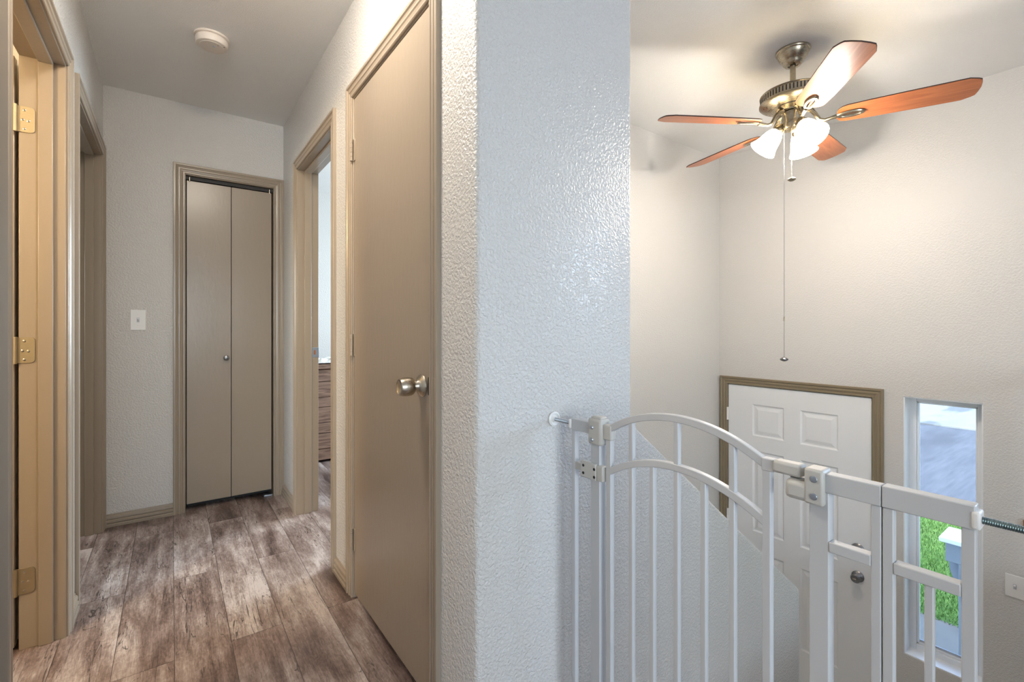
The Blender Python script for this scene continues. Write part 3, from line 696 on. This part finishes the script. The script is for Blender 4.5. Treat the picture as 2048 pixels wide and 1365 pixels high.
# ------------------------------------------------------------------ bedroom dresser seen through the doorway
ds = root('dresser', (1.4, 4.2, 0), 'rustic brown wooden dresser with plank drawers seen through the bedroom doorway', 'dresser')
B('dresser_body', (.74, 4.005, .02), (1.95, 4.44, .765), 'dresser', ds, bevel=.004)
B('dresser_top', (.72, 3.975, .765), (1.97, 4.46, .803), 'dresser', ds, bevel=.006)
for z0, zm, z1 in ((.536, .661, .758), (.326, .452, .532), (.113, .238, .322)):
    for x0, x1 in ((.75, 1.34), (1.35, 1.94)):
        dr = B('drawer', (x0, 3.988, z0), (x1, 4.006, zm-.002), 'dresser', ds, bevel=.003)
        B('drawer_plank', (x0, 3.988, zm+.002), (x1, 4.006, z1), 'dresser', dr, bevel=.003)
        L('drawer_knob', [(0, 0), (.006, 0), (.006, .012), (.014, .018), (.010, .024), (0, .025)], 'pewter', dr, d=(0, -1, 0), loc=(x1-.16, 3.988, zm-.03), seg=16)
B('base_board', (.745, 3.992, .02), (1.945, 4.006, .108), 'dresser', ds, bevel=.002)
for x in (.76, 1.90):
    for y in (4.01, 4.40): B('foot', (x-.015, y-.004, 0), (x+.03, y+.03, .021), 'dresser', ds, bevel=.001)
bm = bmesh.new(); nx, ny = 34, 16; G_ = []
for j in range(ny+1):
    G_.append([bm.verts.new((.78+.62*i/nx, 4.00+.36*j/ny, .822+.013*math.sin(i*.55+j*.3)*math.sin(j*.5+.6)**2+.016*math.sin(i*1.3-j*.8)*.5+.02*math.sin(math.pi*j/ny))) for i in range(nx+1)])
for j in range(ny):
    for i in range(nx): bm.faces.new((G_[j][i], G_[j][i+1], G_[j+1][i+1], G_[j+1][i]))
r_ = bmesh.ops.extrude_face_region(bm, geom=bm.faces[:])
for v in r_['geom']:
    if isinstance(v, bmesh.types.BMVert): v.co.z = .813
ct = finish('folded_cloth', bm, 'cloth', smooth=True)
tag(ct, 'rumpled white cloth lying on top of the wooden dresser', 'cloth')

# ------------------------------------------------------------------ outdoors
ZG = -1.50
def slab(name, x0, x1, y0, y1, z, mat): return tag(B(name, (x0, y0, z-.15), (x1, y1, z), mat, bevel=0), kind='structure')
slab('ground_walkway', 3.66, 5.53, -12, 14, ZG, 'concrete')
slab('ground_lawn', 5.53, 9.15, -12, 14, ZG, 'grass')
slab('ground_curb', 9.15, 9.40, -14, 20, ZG+.02, 'farconcrete')
slab('ground_road', 9.40, 16.6, -20, 26, ZG-.03, 'asphalt')
slab('ground_far_pavement', 16.6, 60, -40, 50, ZG, 'farconcrete')
bm = bmesh.new(); rg = random.Random(3)
for _ in range(26000):
    x = rg.uniform(5.50, 9.12); y = rg.uniform(.75, 2.3)
    if not (.13*x < y < .28*x): continue
    h = rg.uniform(.025, .06); a = rg.uniform(0, 6.28); wd = .004; l_ = rg.uniform(-.03, .03), rg.uniform(-.03, .03)
    bm.faces.new([bm.verts.new(p) for p in ((x-wd*math.cos(a), y-wd*math.sin(a), ZG), (x+wd*math.cos(a), y+wd*math.sin(a), ZG), (x+l_[0], y+l_[1], ZG+h))])
gr = finish('lawn_grass', bm, 'blade'); tag(gr, 'short green grass blades of the front lawn seen through the sidelight', 'grass', kind='stuff')
# railing post of the porch
PX, PY = 4.68, .757
pp = root('porch_post', (PX, PY, ZG), 'grey porch railing post with white cap outside the sidelight window', 'post')
B('post_shaft', (PX-.055, PY-.055, ZG), (PX+.055, PY+.055, -.48), 'porchgray', pp, bevel=.004)
B('post_cap', (PX-.145, PY-.145, -.46), (PX+.145, PY+.145, -.425), 'porchwhite', pp, bevel=.006)
B('head_block', (PX-.115, PY-.115, -.60), (PX+.115, PY+.115, -.46), 'porchgray', pp, bevel=.004)
for s in (1, -1):
    bm = bmesh.new(); poly = [(.055, -.90), (.062, -.84), (.070, -.78), (.088, -.73), (.104, -.68), (.112, -.60), (.055, -.60)]
    prism(bm, poly, lambda a, b, d: (PX+d, PY+s*a, b), -.045, .045); finish('bracket', bm, 'porchgray', pp, bevel=.002)
    bm = bmesh.new(); prism(bm, poly, lambda a, b, d: (PX+s*a, PY+d, b), -.045, .045); finish('bracket', bm, 'porchgray', pp, bevel=.002)
